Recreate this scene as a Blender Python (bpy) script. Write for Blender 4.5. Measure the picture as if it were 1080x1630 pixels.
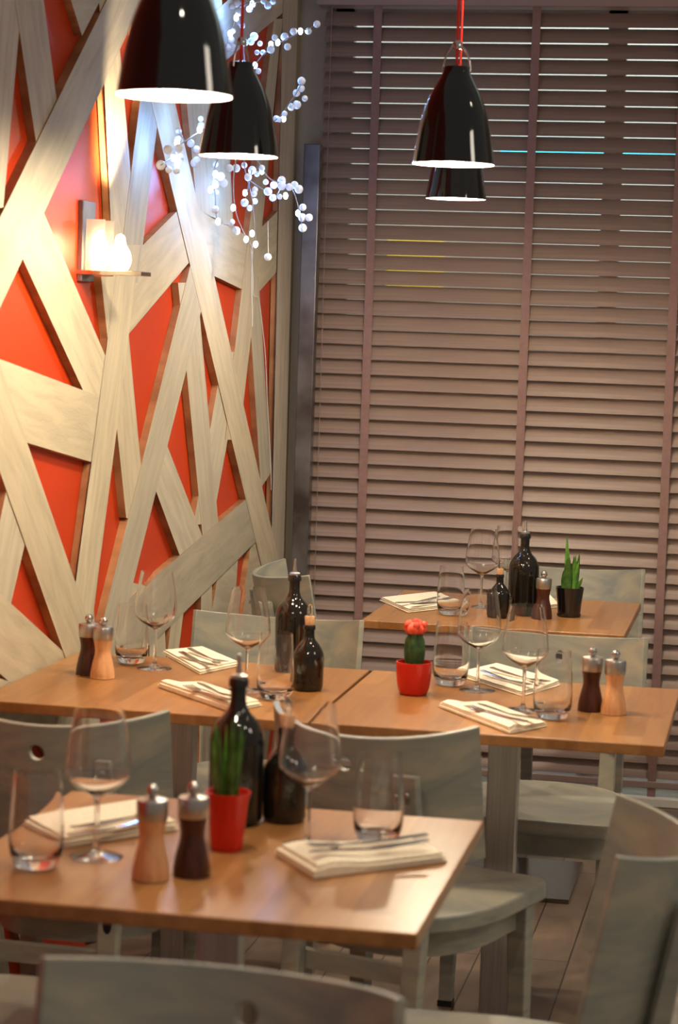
import bpy, bmesh, math, random
from mathutils import Vector, Matrix
random.seed(7)
for o in list(bpy.data.objects): bpy.data.objects.remove(o)
scn = bpy.context.scene
COL = scn.collection

# ------------------------------------------------------------------ camera, world, lights, exposure
FPX, PITCH, ROLL, YAW, CAMH = 3603.2, 0.088453, -0.0319795, 0.190927, 1.5568739
def cam_axes():
    cy, sy = math.cos(YAW), math.sin(YAW)
    Rz = Matrix(((cy, -sy, 0), (sy, cy, 0), (0, 0, 1)))
    f = Rz @ Vector((0, math.cos(PITCH), -math.sin(PITCH)))
    u = Rz @ Vector((0, math.sin(PITCH), math.cos(PITCH)))
    s = Rz @ Vector((1, 0, 0))
    return s*math.cos(ROLL) - u*math.sin(ROLL), u*math.cos(ROLL) + s*math.sin(ROLL), f
S_, U_, F_ = cam_axes()
CAM = Vector((0, 0, CAMH))
cd = bpy.data.cameras.new('camera'); cam = bpy.data.objects.new('camera', cd); COL.objects.link(cam)
M = Matrix((S_, U_, -F_)).transposed().to_4x4(); M.translation = CAM
cam.matrix_world = M
cd.sensor_fit = 'VERTICAL'; cd.sensor_height = 23.6; cd.sensor_width = 23.6
cd.lens = FPX/1630*23.6
cd.clip_start = .05; cd.clip_end = 100
cd.dof.use_dof = True; cd.dof.focus_distance = 6.2; cd.dof.aperture_fstop = 3.7
scn.camera = cam
vs = scn.view_settings
vs.view_transform = 'Standard'; vs.look = 'None'; vs.gamma = 1; vs.use_curve_mapping = False
vs.exposure = 0.0

w = bpy.data.worlds.new('world'); scn.world = w; w.use_nodes = True
w.node_tree.nodes['Background'].inputs[0].default_value = (.95, .86, .78, 1)
w.node_tree.nodes['Background'].inputs[1].default_value = .21

def area(name, loc, size, power, col, target):
    l = bpy.data.lights.new(name, 'AREA'); l.energy = power; l.color = col
    l.shape = 'RECTANGLE'; l.size, l.size_y = size
    o = bpy.data.objects.new(name, l); COL.objects.link(o); o.location = loc
    d = Vector(target) - Vector(loc); o.rotation_euler = d.to_track_quat('-Z', 'Y').to_euler()
    return o
area('soft_fill_over_aisle', (2.2, 3.2, 2.85), (.6, .6), 12, (1, .88, .72), (-1.4, 4.8, 1.2))  # unseen soft fill, added as general room light from overhead
def downlight(x, y, e):
    l = bpy.data.lights.new('ceiling_downlight', 'SPOT'); l.energy = e; l.color = (1, .86, .68)
    l.spot_size = math.radians(112); l.spot_blend = .7; l.shadow_soft_size = .045
    o = bpy.data.objects.new('ceiling_downlight', l); COL.objects.link(o); o.location = (x, y, 2.85)
for q in [(-.75, 5.9, 40), (.55, 5.9, 46), (.5, 4.3, 26), (-.35, 2.3, 24), (.9, 2.6, 22), (-.9, .9, 12), (.4, .6, 12)]: downlight(*q)

def ray(x, y): return S_*((x-540)/FPX) - U_*((y-815)/FPX) + F_
def on_z(x, y, z): r = ray(x, y); return CAM + r*((z-CAMH)/r.z)
def on_x(x, y, v): r = ray(x, y); return CAM + r*(v/r.x)
def on_y(x, y, v): r = ray(x, y); return CAM + r*(v/r.y)

# ------------------------------------------------------------------ materials
def srgb(r, g, b):
    return tuple((c/12.92 if c <= .04045 else ((c+.055)/1.055)**2.4) for c in (r/255, g/255, b/255)) + (1,)
def mat(name, col, rough=.5, metal=0, spec=.5, trans=0, ior=1.45, emit=None, es=0, coat=0):
    m = bpy.data.materials.new(name); m.use_nodes = True
    b = m.node_tree.nodes['Principled BSDF']
    b.inputs['Base Color'].default_value = col; b.inputs['Roughness'].default_value = rough
    b.inputs['Metallic'].default_value = metal; b.inputs['Specular IOR Level'].default_value = spec
    b.inputs['Transmission Weight'].default_value = trans; b.inputs['IOR'].default_value = ior
    b.inputs['Coat Weight'].default_value = coat; b.inputs['Coat Roughness'].default_value = .05
    if emit: b.inputs['Emission Color'].default_value = emit; b.inputs['Emission Strength'].default_value = es
    return m
def noise_mix(m, c1, c2, scale=(1, 1, 1), detail=6, nscale=5, lo=.35, hi=.65, bump=0, distort=0, coord='Object'):
    nt = m.node_tree; N = nt.nodes; L = nt.links
    b = N['Principled BSDF']
    tc = N.new('ShaderNodeTexCoord'); mp = N.new('ShaderNodeMapping'); mp.inputs['Scale'].default_value = scale
    no = N.new('ShaderNodeTexNoise'); no.inputs['Scale'].default_value = nscale; no.inputs['Detail'].default_value = detail
    no.inputs['Distortion'].default_value = distort
    cr = N.new('ShaderNodeValToRGB'); cr.color_ramp.elements[0].position = lo; cr.color_ramp.elements[1].position = hi
    cr.color_ramp.elements[0].color = c1; cr.color_ramp.elements[1].color = c2
    L.new(tc.outputs[coord], mp.inputs[0]); L.new(mp.outputs[0], no.inputs[0]); L.new(no.outputs[0], cr.inputs[0])
    L.new(cr.outputs[0], b.inputs['Base Color'])
    if bump:
        bp = N.new('ShaderNodeBump'); bp.inputs['Strength'].default_value = bump; bp.inputs['Distance'].default_value = .003
        L.new(no.outputs[0], bp.inputs['Height']); L.new(bp.outputs[0], b.inputs['Normal'])
    return m, no, cr

def board_mat(m, base):
    nt = m.node_tree; N = nt.nodes; L = nt.links; b = N['Principled BSDF']
    tc = N.new('ShaderNodeTexCoord'); oi = N.new('ShaderNodeObjectInfo')
    ad = N.new('ShaderNodeVectorMath'); ad.operation = 'MULTIPLY_ADD'; ad.inputs[1].default_value = (7, 7, 7)
    mp = N.new('ShaderNodeMapping'); mp.inputs['Scale'].default_value = (1, 9, 1.3)
    n1 = N.new('ShaderNodeTexNoise'); n1.inputs['Scale'].default_value = 4; n1.inputs['Detail'].default_value = 9; n1.inputs['Distortion'].default_value = .5
    n2 = N.new('ShaderNodeTexNoise'); n2.inputs['Scale'].default_value = 14; n2.inputs['Detail'].default_value = 9; n2.inputs['Distortion'].default_value = 1.6; n2.inputs['Roughness'].default_value = .7
    cr = N.new('ShaderNodeValToRGB'); e = cr.color_ramp.elements
    e[0].position = .25; e[0].color = tuple(c*.74 for c in base[:3]) + (1,); e[1].position = .62; e[1].color = base
    c2 = N.new('ShaderNodeValToRGB'); c2.color_ramp.elements[0].position = .24; c2.color_ramp.elements[1].position = .40
    c2.color_ramp.elements[0].color = (.50, .44, .36, 1); c2.color_ramp.elements[1].color = (1, 1, 1, 1)
    mr = N.new('ShaderNodeMapRange'); mr.inputs[3].default_value = .84; mr.inputs[4].default_value = 1.06
    mx = N.new('ShaderNodeMixRGB'); mx.blend_type = 'MULTIPLY'; mx.inputs[0].default_value = 1
    sc_ = N.new('ShaderNodeVectorMath'); sc_.operation = 'SCALE'
    L.new(oi.outputs['Random'], ad.inputs[0]); L.new(tc.outputs['Object'], ad.inputs[2])
    L.new(ad.outputs[0], mp.inputs[0]); L.new(mp.outputs[0], n1.inputs[0]); L.new(mp.outputs[0], n2.inputs[0])
    L.new(n1.outputs[0], cr.inputs[0]); L.new(n2.outputs[0], c2.inputs[0])
    L.new(cr.outputs[0], mx.inputs[1]); L.new(c2.outputs[0], mx.inputs[2])
    L.new(oi.outputs['Random'], mr.inputs[0]); L.new(mx.outputs[0], sc_.inputs[0]); L.new(mr.outputs[0], sc_.inputs['Scale'])
    L.new(sc_.outputs[0], b.inputs['Base Color'])
    bp = N.new('ShaderNodeBump'); bp.inputs['Strength'].default_value = .35; bp.inputs['Distance'].default_value = .002
    L.new(n2.outputs[0], bp.inputs['Height']); L.new(bp.outputs[0], b.inputs['Normal'])
M_plank = mat('whitewashed_wood', srgb(205, 193, 170), .6); board_mat(M_plank, srgb(210, 195, 166))
M_plankb = mat('whitewashed_grey_wood', srgb(190, 185, 170), .6); board_mat(M_plankb, srgb(200, 189, 166))
M_plankc = mat('whitewashed_pink_wood', srgb(205, 185, 165), .6); board_mat(M_plankc, srgb(204, 188, 168))
M_rawedge = mat('raw_board_edge', srgb(160, 108, 66), .75)
noise_mix(M_rawedge, srgb(138, 90, 54), srgb(184, 130, 86), (1, 8, 2), 5, 6)
M_red = mat('red_wall_paint', srgb(208, 62, 16), .42)
noise_mix(M_red, srgb(192, 55, 12), srgb(203, 61, 15), (1, 1, 1), 3, 3)
M_beige = mat('beige_wall_paint', srgb(170, 155, 132), .7)
M_chair = mat('grey_washed_wood', srgb(146, 144, 128), .38)
noise_mix(M_chair, srgb(130, 134, 128), srgb(168, 160, 140), (1.2, 1.2, 5), 5, 3, .3, .7, .04, 2.5)
M_table = mat('oiled_oak', srgb(186, 122, 62), .28)
def table_mat(m):
    nt = m.node_tree; N = nt.nodes; L = nt.links; b = N['Principled BSDF']
    tc = N.new('ShaderNodeTexCoord'); mp = N.new('ShaderNodeMapping'); mp.inputs['Rotation'].default_value = (0, 0, math.pi/2)
    br = N.new('ShaderNodeTexBrick'); br.offset = .37
    br.inputs['Scale'].default_value = 1; br.inputs['Brick Width'].default_value = .42; br.inputs['Row Height'].default_value = .06
    br.inputs['Mortar Size'].default_value = 0; br.inputs['Color1'].default_value = srgb(180, 128, 76); br.inputs['Color2'].default_value = srgb(152, 103, 56)
    mp2 = N.new('ShaderNodeMapping'); mp2.inputs['Scale'].default_value = (14, 1.2, 14)
    no = N.new('ShaderNodeTexNoise'); no.inputs['Scale'].default_value = 4; no.inputs['Detail'].default_value = 6; no.inputs['Distortion'].default_value = .6
    mx = N.new('ShaderNodeMixRGB'); mx.blend_type = 'MULTIPLY'; mx.inputs[0].default_value = .5
    cr = N.new('ShaderNodeValToRGB'); cr.color_ramp.elements[0].color = (.6, .55, .5, 1); cr.color_ramp.elements[1].color = (1, 1, 1, 1)
    cr.color_ramp.elements[0].position = .3; cr.color_ramp.elements[1].position = .65
    L.new(tc.outputs['Object'], mp.inputs[0]); L.new(mp.outputs[0], br.inputs[0])
    L.new(tc.outputs['Object'], mp2.inputs[0]); L.new(mp2.outputs[0], no.inputs[0]); L.new(no.outputs[0], cr.inputs[0])
    L.new(br.outputs[0], mx.inputs[1]); L.new(cr.outputs[0], mx.inputs[2]); L.new(mx.outputs[0], b.inputs['Base Color'])
table_mat(M_table)
M_floor = mat('wood_floor', srgb(120, 98, 78), .45)
def floor_mat(m):
    nt = m.node_tree; N = nt.nodes; L = nt.links; b = N['Principled BSDF']
    tc = N.new('ShaderNodeTexCoord'); mp = N.new('ShaderNodeMapping'); mp.inputs['Rotation'].default_value = (0, 0, math.pi/2)
    br = N.new('ShaderNodeTexBrick'); br.offset = .4
    br.inputs['Scale'].default_value = 1; br.inputs['Brick Width'].default_value = .9; br.inputs['Row Height'].default_value = .11
    br.inputs['Mortar Size'].default_value = .002; br.inputs['Color1'].default_value = srgb(146, 124, 104); br.inputs['Color2'].default_value = srgb(104, 88, 74)
    br.inputs['Mortar'].default_value = srgb(60, 48, 40)
    mp2 = N.new('ShaderNodeMapping'); mp2.inputs['Scale'].default_value = (5, 1, 5)
    no = N.new('ShaderNodeTexNoise'); no.inputs['Scale'].default_value = 3; no.inputs['Detail'].default_value = 8; no.inputs['Distortion'].default_value = 1
    mx = N.new('ShaderNodeMixRGB'); mx.blend_type = 'MULTIPLY'; mx.inputs[0].default_value = .7
    cr = N.new('ShaderNodeValToRGB'); cr.color_ramp.elements[0].color = (.55, .5, .46, 1); cr.color_ramp.elements[1].color = (1, 1, 1, 1)
    cr.color_ramp.elements[0].position = .3; cr.color_ramp.elements[1].position = .65
    L.new(tc.outputs['Object'], mp.inputs[0]); L.new(mp.outputs[0], br.inputs[0])
    L.new(tc.outputs['Object'], mp2.inputs[0]); L.new(mp2.outputs[0], no.inputs[0]); L.new(no.outputs[0], cr.inputs[0])
    L.new(br.outputs[0], mx.inputs[1]); L.new(cr.outputs[0], mx.inputs[2]); L.new(mx.outputs[0], b.inputs['Base Color'])
floor_mat(M_floor)
M_pale = mat('pale_floor_tile', srgb(176, 168, 150), .5)
noise_mix(M_pale, srgb(168, 160, 142), srgb(184, 176, 158), (1, 1, 1), 4, 2)
M_slat = mat('mauve_brown_slat', srgb(140, 112, 98), .36)
noise_mix(M_slat, srgb(138, 114, 102), srgb(156, 131, 112), (1, 8, 40), 5, 3, .3, .7, .05)
M_tape = mat('mauve_cloth_tape', srgb(144, 112, 104), .8)
noise_mix(M_tape, srgb(140, 108, 100), srgb(148, 116, 108), (1, 1, 1), 2, 60)
M_rail = mat('mauve_painted_rail', srgb(158, 134, 124), .5)
M_cord = mat('pale_cord', srgb(150, 130, 118), .8)
M_darkmetal = mat('dark_brushed_steel', srgb(84, 78, 76), .35, .8)
noise_mix(M_darkmetal, srgb(84, 76, 74), srgb(140, 136, 138), (1, 1, 1), 4, 6, .35, .65)
M_steel = mat('brushed_steel', srgb(168, 164, 160), .38, .75)
noise_mix(M_steel, srgb(182, 178, 172), srgb(200, 196, 190), (60, 60, 1), 3, 4)
M_base = mat('dark_polished_steel', srgb(128, 122, 116), .16, 1)
M_chrome = mat('polished_steel', srgb(205, 200, 195), .12, 1)
M_sat = mat('satin_steel', srgb(190, 184, 178), .36, 1)
M_blackenamel = mat('black_gloss_enamel', (.006, .006, .006, 1), .06, 0, .6, coat=.5)
M_lining = mat('white_enamel_lining', (.9, .88, .84, 1), .5)
M_redcable = mat('red_fabric_cable', srgb(225, 50, 30), .6)
M_bulb = mat('lit_bulb', (1, 1, 1, 1), .4, emit=(1, .86, .68, 1), es=22)
M_sbulb = mat('lit_candle_bulb', (1, 1, 1, 1), .4, emit=(1, .80, .42, 1), es=9)
M_frost = mat('frosted_glass', (1, .97, .9, 1), .55, 0, .5, 0.85, 1.45)
M_glass = mat('clear_glass', (1, 1, 1, 1), 0.0, 0, .5, 1, 1.45)
M_amber = mat('dark_amber_glass', (.10, .045, .012, 1), .03, 0, .5, .55, 1.5)
M_dark = mat('dark_olive_bottle', (.012, .009, .005, 1), .05, 0, .6, coat=.2)
M_cork = mat('cork', srgb(222, 170, 120), .8)
noise_mix(M_cork, srgb(205, 150, 100), srgb(232, 182, 134), (1, 1, 1), 4, 220)
M_lightwood = mat('beech_wood', srgb(226, 164, 112), .42)
noise_mix(M_lightwood, srgb(214, 150, 100), srgb(234, 176, 124), (8, 8, 1), 4, 14)
M_darkwood = mat('walnut_wood', srgb(70, 34, 20), .32)
noise_mix(M_darkwood, srgb(54, 26, 16), srgb(84, 42, 26), (8, 8, 1), 4, 14)
M_napkin = mat('cream_napkin_cloth', srgb(244, 230, 204), .85)
noise_mix(M_napkin, srgb(240, 224, 196), srgb(250, 238, 214), (1, 1, 1), 3, 160, bump=.1)
M_redpot = mat('red_glazed_ceramic', srgb(206, 34, 18), .25)
M_blackpot = mat('black_glass_pot', (.008, .007, .007, 1), .08, coat=.5)
M_soil = mat('dark_soil', srgb(50, 36, 26), .9)
noise_mix(M_soil, srgb(36, 26, 18), srgb(70, 52, 36), (1, 1, 1), 4, 180)
M_leaf = mat('dark_green_leaf', srgb(58, 92, 34), .4)
noise_mix(M_leaf, srgb(40, 72, 26), srgb(84, 122, 44), (1, 1, 1), 3, 40)
M_leaf2 = mat('fresh_green_leaf', srgb(96, 150, 50), .4)
noise_mix(M_leaf2, srgb(70, 122, 40), srgb(120, 172, 66), (1, 1, 1), 3, 40)
M_cactus = mat('cactus_green', srgb(34, 66, 32), .45)
noise_mix(M_cactus, srgb(26, 54, 26), srgb(60, 92, 44), (1, 1, 1), 3, 50)
M_bloom = mat('coral_cactus_top', srgb(238, 84, 58), .5)
noise_mix(M_bloom, srgb(226, 60, 42), srgb(248, 112, 84), (1, 1, 1), 3, 70)
M_black = mat('black_plastic', (.01, .01, .01, 1), .4)
M_berry = mat('white_berry', (.80, .87, 1, 1), .55)
M_led = mat('blue_white_diode', (1, 1, 1, 1), .4, emit=(.50, .70, 1, 1), es=30)
M_twig = mat('silvery_twig', srgb(150, 140, 140), .6)
M_wire = mat('thin_white_wire', srgb(225, 220, 215), .5)
M_frame = mat('window_frame_paint', srgb(190, 182, 170), .5)
M_sill = mat('white_sill', srgb(232, 226, 212), .4)
M_facade = mat('pale_facade', srgb(190, 195, 190), .8)
noise_mix(M_facade, srgb(180, 186, 182), srgb(200, 204, 198), (1, 1, 1), 3, 2)
M_cyan = mat('cyan_neon_tube', (.1, .8, 1, 1), .4, emit=(.03, .55, .9, 1), es=1.6)
M_yellow = mat('yellow_lit_sign', (.9, .75, .1, 1), .4, emit=(.8, .6, .05, 1), es=.55)
M_street = mat('asphalt', srgb(70, 70, 72), .8)

# ------------------------------------------------------------------ mesh helpers
def link(name, bm, m, parent=None, smooth=False, bevel=0, seg=2):
    bmesh.ops.recalc_face_normals(bm, faces=bm.faces[:])
    me = bpy.data.meshes.new(name); bm.to_mesh(me); bm.free()
    o = bpy.data.objects.new(name, me); COL.objects.link(o)
    if m: me.materials.append(m)
    if smooth:
        for p in me.polygons: p.use_smooth = True
        try: me.set_sharp_from_angle(angle=math.radians(50))
        except Exception: pass
    if bevel:
        b = o.modifiers.new('bevel', 'BEVEL'); b.width = bevel; b.segments = seg; b.limit_method = 'ANGLE'; b.angle_limit = math.radians(40)
    if parent: o.parent = parent
    return o
def box(bm, lo, hi, mtx=None):
    vs = [bm.verts.new((x, y, z)) for z in (lo[2], hi[2]) for y in (lo[1], hi[1]) for x in (lo[0], hi[0])]
    for f in ((0, 2, 3, 1), (4, 5, 7, 6), (0, 1, 5, 4), (1, 3, 7, 5), (3, 2, 6, 7), (2, 0, 4, 6)):
        bm.faces.new([vs[i] for i in f])
    if mtx: bmesh.ops.transform(bm, matrix=mtx, verts=vs)
    return vs
def frustum(bm, p0, p1, a0, b0, a1, b1):
    """tapered bar from p0 to p1, half sizes a (x) b (y)"""
    vs = []
    for p, a, b in ((p0, a0, b0), (p1, a1, b1)):
        for sx, sy in ((-1, -1), (1, -1), (1, 1), (-1, 1)): vs.append(bm.verts.new((p[0]+sx*a, p[1]+sy*b, p[2])))
    bm.faces.new(vs[0:4][::-1]); bm.faces.new(vs[4:8])
    for i in range(4): bm.faces.new((vs[i], vs[(i+1) % 4], vs[4+(i+1) % 4], vs[4+i]))
def lathe(bm, prof, n=32, mtx=None, close=False):
    rings = []; allv = []
    for r, z in prof:
        if r < 1e-6: v = bm.verts.new((0, 0, z)); rings.append([v]); allv.append(v)
        else:
            rg = [bm.verts.new((r*math.cos(2*math.pi*i/n), r*math.sin(2*math.pi*i/n), z)) for i in range(n)]
            rings.append(rg); allv += rg
    pairs = list(zip(rings[:-1], rings[1:]))
    if close: pairs.append((rings[-1], rings[0]))
    for a, b in pairs:
        for i in range(n):
            j = (i+1) % n
            if len(a) == 1 and len(b) == 1: continue
            if len(a) == 1: bm.faces.new((a[0], b[j], b[i]))
            elif len(b) == 1: bm.faces.new((a[i], a[j], b[0]))
            else: bm.faces.new((a[i], a[j], b[j], b[i]))
    if mtx: bmesh.ops.transform(bm, matrix=mtx, verts=allv)
    return allv
def tube(bm, pts, r, n=8, taper=None):
    pts = [Vector(p) for p in pts]; rings = []
    ref = Vector((0.3, 0.2, 1)).normalized()
    for i, p in enumerate(pts):
        d = (pts[min(i+1, len(pts)-1)] - pts[max(i-1, 0)]).normalized()
        a = d.cross(ref)
        if a.length < 1e-3: a = d.cross(Vector((1, 0, 0)))
        a.normalize(); b = d.cross(a)
        rr = taper[i] if taper else r
        rings.append([bm.verts.new(p + (a*math.cos(2*math.pi*k/n) + b*math.sin(2*math.pi*k/n))*rr) for k in range(n)])
    for a, b in zip(rings[:-1], rings[1:]):
        for k in range(n): bm.faces.new((a[k], a[(k+1) % n], b[(k+1) % n], b[k]))
    bm.faces.new(rings[0][::-1]); bm.faces.new(rings[-1])
def prism(bm, pts, z0, z1):
    """vertical extrusion of an outline"""
    a = [bm.verts.new((x, y, z0)) for x, y in pts]; b = [bm.verts.new((x, y, z1)) for x, y in pts]
    bm.faces.new(a[::-1]); bm.faces.new(b); n = len(pts)
    for i in range(n): bm.faces.new((a[i], a[(i+1) % n], b[(i+1) % n], b[i]))
    return a + b
def ball(bm, c, r, u=12, v=8, sc=(1, 1, 1)):
    m = Matrix.Translation(c) @ Matrix.Diagonal((sc[0], sc[1], sc[2], 1))
    bmesh.ops.create_uvsphere(bm, u_segments=u, v_segments=v, radius=r, matrix=m)
def smooth_prof(p, k=4):
    out = []
    for i in range(len(p)-1):
        p0 = p[max(i-1, 0)]; p1 = p[i]; p2 = p[i+1]; p3 = p[min(i+2, len(p)-1)]
        for j in range(k):
            t = j/k
            out.append(tuple(.5*((2*b) + (-a+c)*t + (2*a-5*b+4*c-d)*t*t + (-a+3*b-3*c+d)*t**3) for a, b, c, d in zip(p0, p1, p2, p3)))
    out.append(tuple(p[-1])); return out
def tag(o, label, cat, group=None, kind=None):
    o['label'] = label; o['category'] = cat
    if group: o['group'] = group
    if kind: o['kind'] = kind
    return o
def struct(o): o['kind'] = 'structure'; return o
def thing(name, label, cat, loc=(0, 0, 0), rz=0, group=None):
    o = bpy.data.objects.new(name, None); COL.objects.link(o); o.empty_display_size = .05
    o.location = loc; o.rotation_euler = (0, 0, rz)
    return tag(o, label, cat, group)
def copy_tree(o, parent=None):
    c = o.copy(); COL.objects.link(c)
    if parent: c.parent = parent
    for ch in list(o.children): copy_tree(ch, c)
    return c
class Kind:
    """build once, then copy the whole tree for every further instance"""
    def __init__(self, fn): self.fn = fn; self.first = None
    def place(self, label, loc, rz=0, sc=1, group=None, cat=None):
        if self.first is None: self.first = self.fn(); o = self.first
        else: o = copy_tree(self.first)
        o.location = loc; o.rotation_euler = (0, 0, rz); o.scale = (sc, sc, sc); o['label'] = label
        if group: o['group'] = group
        return o

# ------------------------------------------------------------------ the room
WX = -1.580          # front face of the lattice boards
RX = -1.598          # red wall face
bm = bmesh.new(); box(bm, (RX, -.5, -.1), (-.205, 7.34, 0)); struct(link('floor', bm, M_floor))
bm = bmesh.new(); box(bm, (-.205, -.5, -.1), (3.2, 7.45, 0)); struct(link('floor_aisle', bm, M_pale))
bm = bmesh.new(); box(bm, (-1.75, 1.2, -.1), (RX, 7.24, 3.1)); struct(link('wall_left', bm, M_red))
bm = bmesh.new()
box(bm, (-1.75, 7.34, -.1), (-1.495, 7.5, 3.1)); box(bm, (-1.495, 7.34, 2.56), (3.2, 7.5, 3.1)); box(bm, (-1.75, 7.24, -.1), (RX, 7.34, 3.1))
struct(link('wall_back', bm, M_beige))
bm = bmesh.new(); box(bm, (-1.49, 7.235, .001), (3.2, 7.42, .03)); struct(link('trim_1', bm, M_sill, bevel=.003))
bm = bmesh.new(); box(bm, (-.212, 1.0, -.002), (-.200, 7.3, .004)); struct(link('trim_2', bm, M_sat))
win = bpy.data.objects.new('window_1', None); COL.objects.link(win); struct(win)
bm = bmesh.new()
for x in (-1.495, -.60, .30, 1.2): box(bm, (x, 7.42, .022), (x+.06, 7.47, 2.56))
box(bm, (-1.495, 7.42, .022), (3.0, 7.47, .08)); box(bm, (-1.495, 7.42, 2.50), (3.0, 7.47, 2.56))
link('window_frame', bm, M_frame, win)
bm = bmesh.new(); box(bm, (-1.48, 7.445, .08), (3.0, 7.450, 2.5)); link('pane', bm, M_glass, win)
bm = bmesh.new(); box(bm, (-9, 7.5, -.2), (9, 14, -.1)); struct(link('ground_street', bm, M_street))
bm = bmesh.new()
box(bm, (-9, 12, -.1), (9, 12.4, 9))
for i in range(8): box(bm, (-8+i*2.1, 11.95, 4.4), (-7.0+i*2.1, 12.0, 5.9))
tag(link('street_facade', bm, M_facade), 'pale grey building facade seen through the upper blind gaps', 'building')
a = on_y(800, 240, 11.88); b = on_y(1110, 243, 11.88)
bm = bmesh.new(); tube(bm, [a, b], .022, 8); tube(bm, [a, (a.x, 11.995, a.z)], .01); tube(bm, [b, (b.x, 11.995, b.z)], .01); tag(link('neon_tube', bm, M_cyan), 'glowing cyan tube of light showing through one blind gap', 'light tube')
a = on_y(618, 380, 11.9); b = on_y(702, 462, 11.9)
bm = bmesh.new(); box(bm, (a.x, 11.88, b.z), (b.x, 11.995, a.z)); tag(link('street_sign', bm, M_yellow, bevel=.005), 'yellow lit sign outside glimpsed through the blind left of centre', 'sign')

area('facade_fill_light', (.5, 8.2, 4.2), (3, 1), 420, (.93, 1, .97), (0, 12, 1.8))  # unseen area light, added to brighten the facade behind the blind gaps
# dark steel post beside the blind
bm = bmesh.new(); box(bm, (-1.545, 7.20, 0), (-1.492, 7.245, 2.09))
tag(link('steel_post', bm, M_darkmetal, bevel=.003), 'dark brushed steel upright post between lattice wall and blind', 'post')

# ------------------------------------------------------------------ venetian blind
BY, P, W, TH = 7.28, .0487, .0552, math.radians(57.5)
blind = thing('venetian_blind', 'wide mauve-brown wooden venetian blind with cloth tapes, closed across the window', 'blind', (0, BY, 0))
XL, XR = -1.503, 1.6
bm = bmesh.new(); box(bm, (XL-.02, -.05, 2.535), (XR, .045, 2.62)); link('headrail', bm, M_rail, blind, bevel=.003)
z = .075; first = None; c, s = math.cos(TH), math.sin(TH)
bm = bmesh.new()
prof = []
nS = 6
for k in range(nS+1):
    t = k/nS - .5; crown = .0022*(1-(2*t)**2)
    prof.append((t*W*c - crown*s, t*W*s + crown*c))
for k in range(nS, -1, -1):
    t = k/nS - .5; crown = .0022*(1-(2*t)**2)
    prof.append((t*W*c - crown*s + .0028*s, t*W*s + crown*c - .0028*c))
va = [bm.verts.new((XL, y, zz)) for y, zz in prof]; vb = [bm.verts.new((XR, y, zz)) for y, zz in prof]
n = len(prof); bm.faces.new(va); bm.faces.new(vb[::-1])
for i in range(n): bm.faces.new((va[i], va[(i+1) % n], vb[(i+1) % n], vb[i]))
first = link('slat', bm, M_slat, blind)
zz = .112; k = 0
while zz < 2.52:
    o = first if k == 0 else first.copy()
    if k: COL.objects.link(o); o.parent = blind
    o.location = (random.uniform(-.002, .002), 0, zz); zz += P; k += 1
bm = bmesh.new(); box(bm, (XL, -.026, .058), (XR, .026, .080)); link('bottom_rail', bm, M_rail, blind, bevel=.003)
for x in (-1.327, -.816, -.348, .15, .65, 1.15):
    bm = bmesh.new(); box(bm, (x-.0135, -.0215, .03), (x+.0135, -.0205, 2.55)); link('ladder_tape', bm, M_tape, blind)
bm = bmesh.new(); tube(bm, [(XL+.027, -.026, .2), (XL+.026, -.024, 1.2), (XL+.025, -.026, 2.55)], .0012, 6); link('lift_cord', bm, M_cord, blind)

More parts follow.
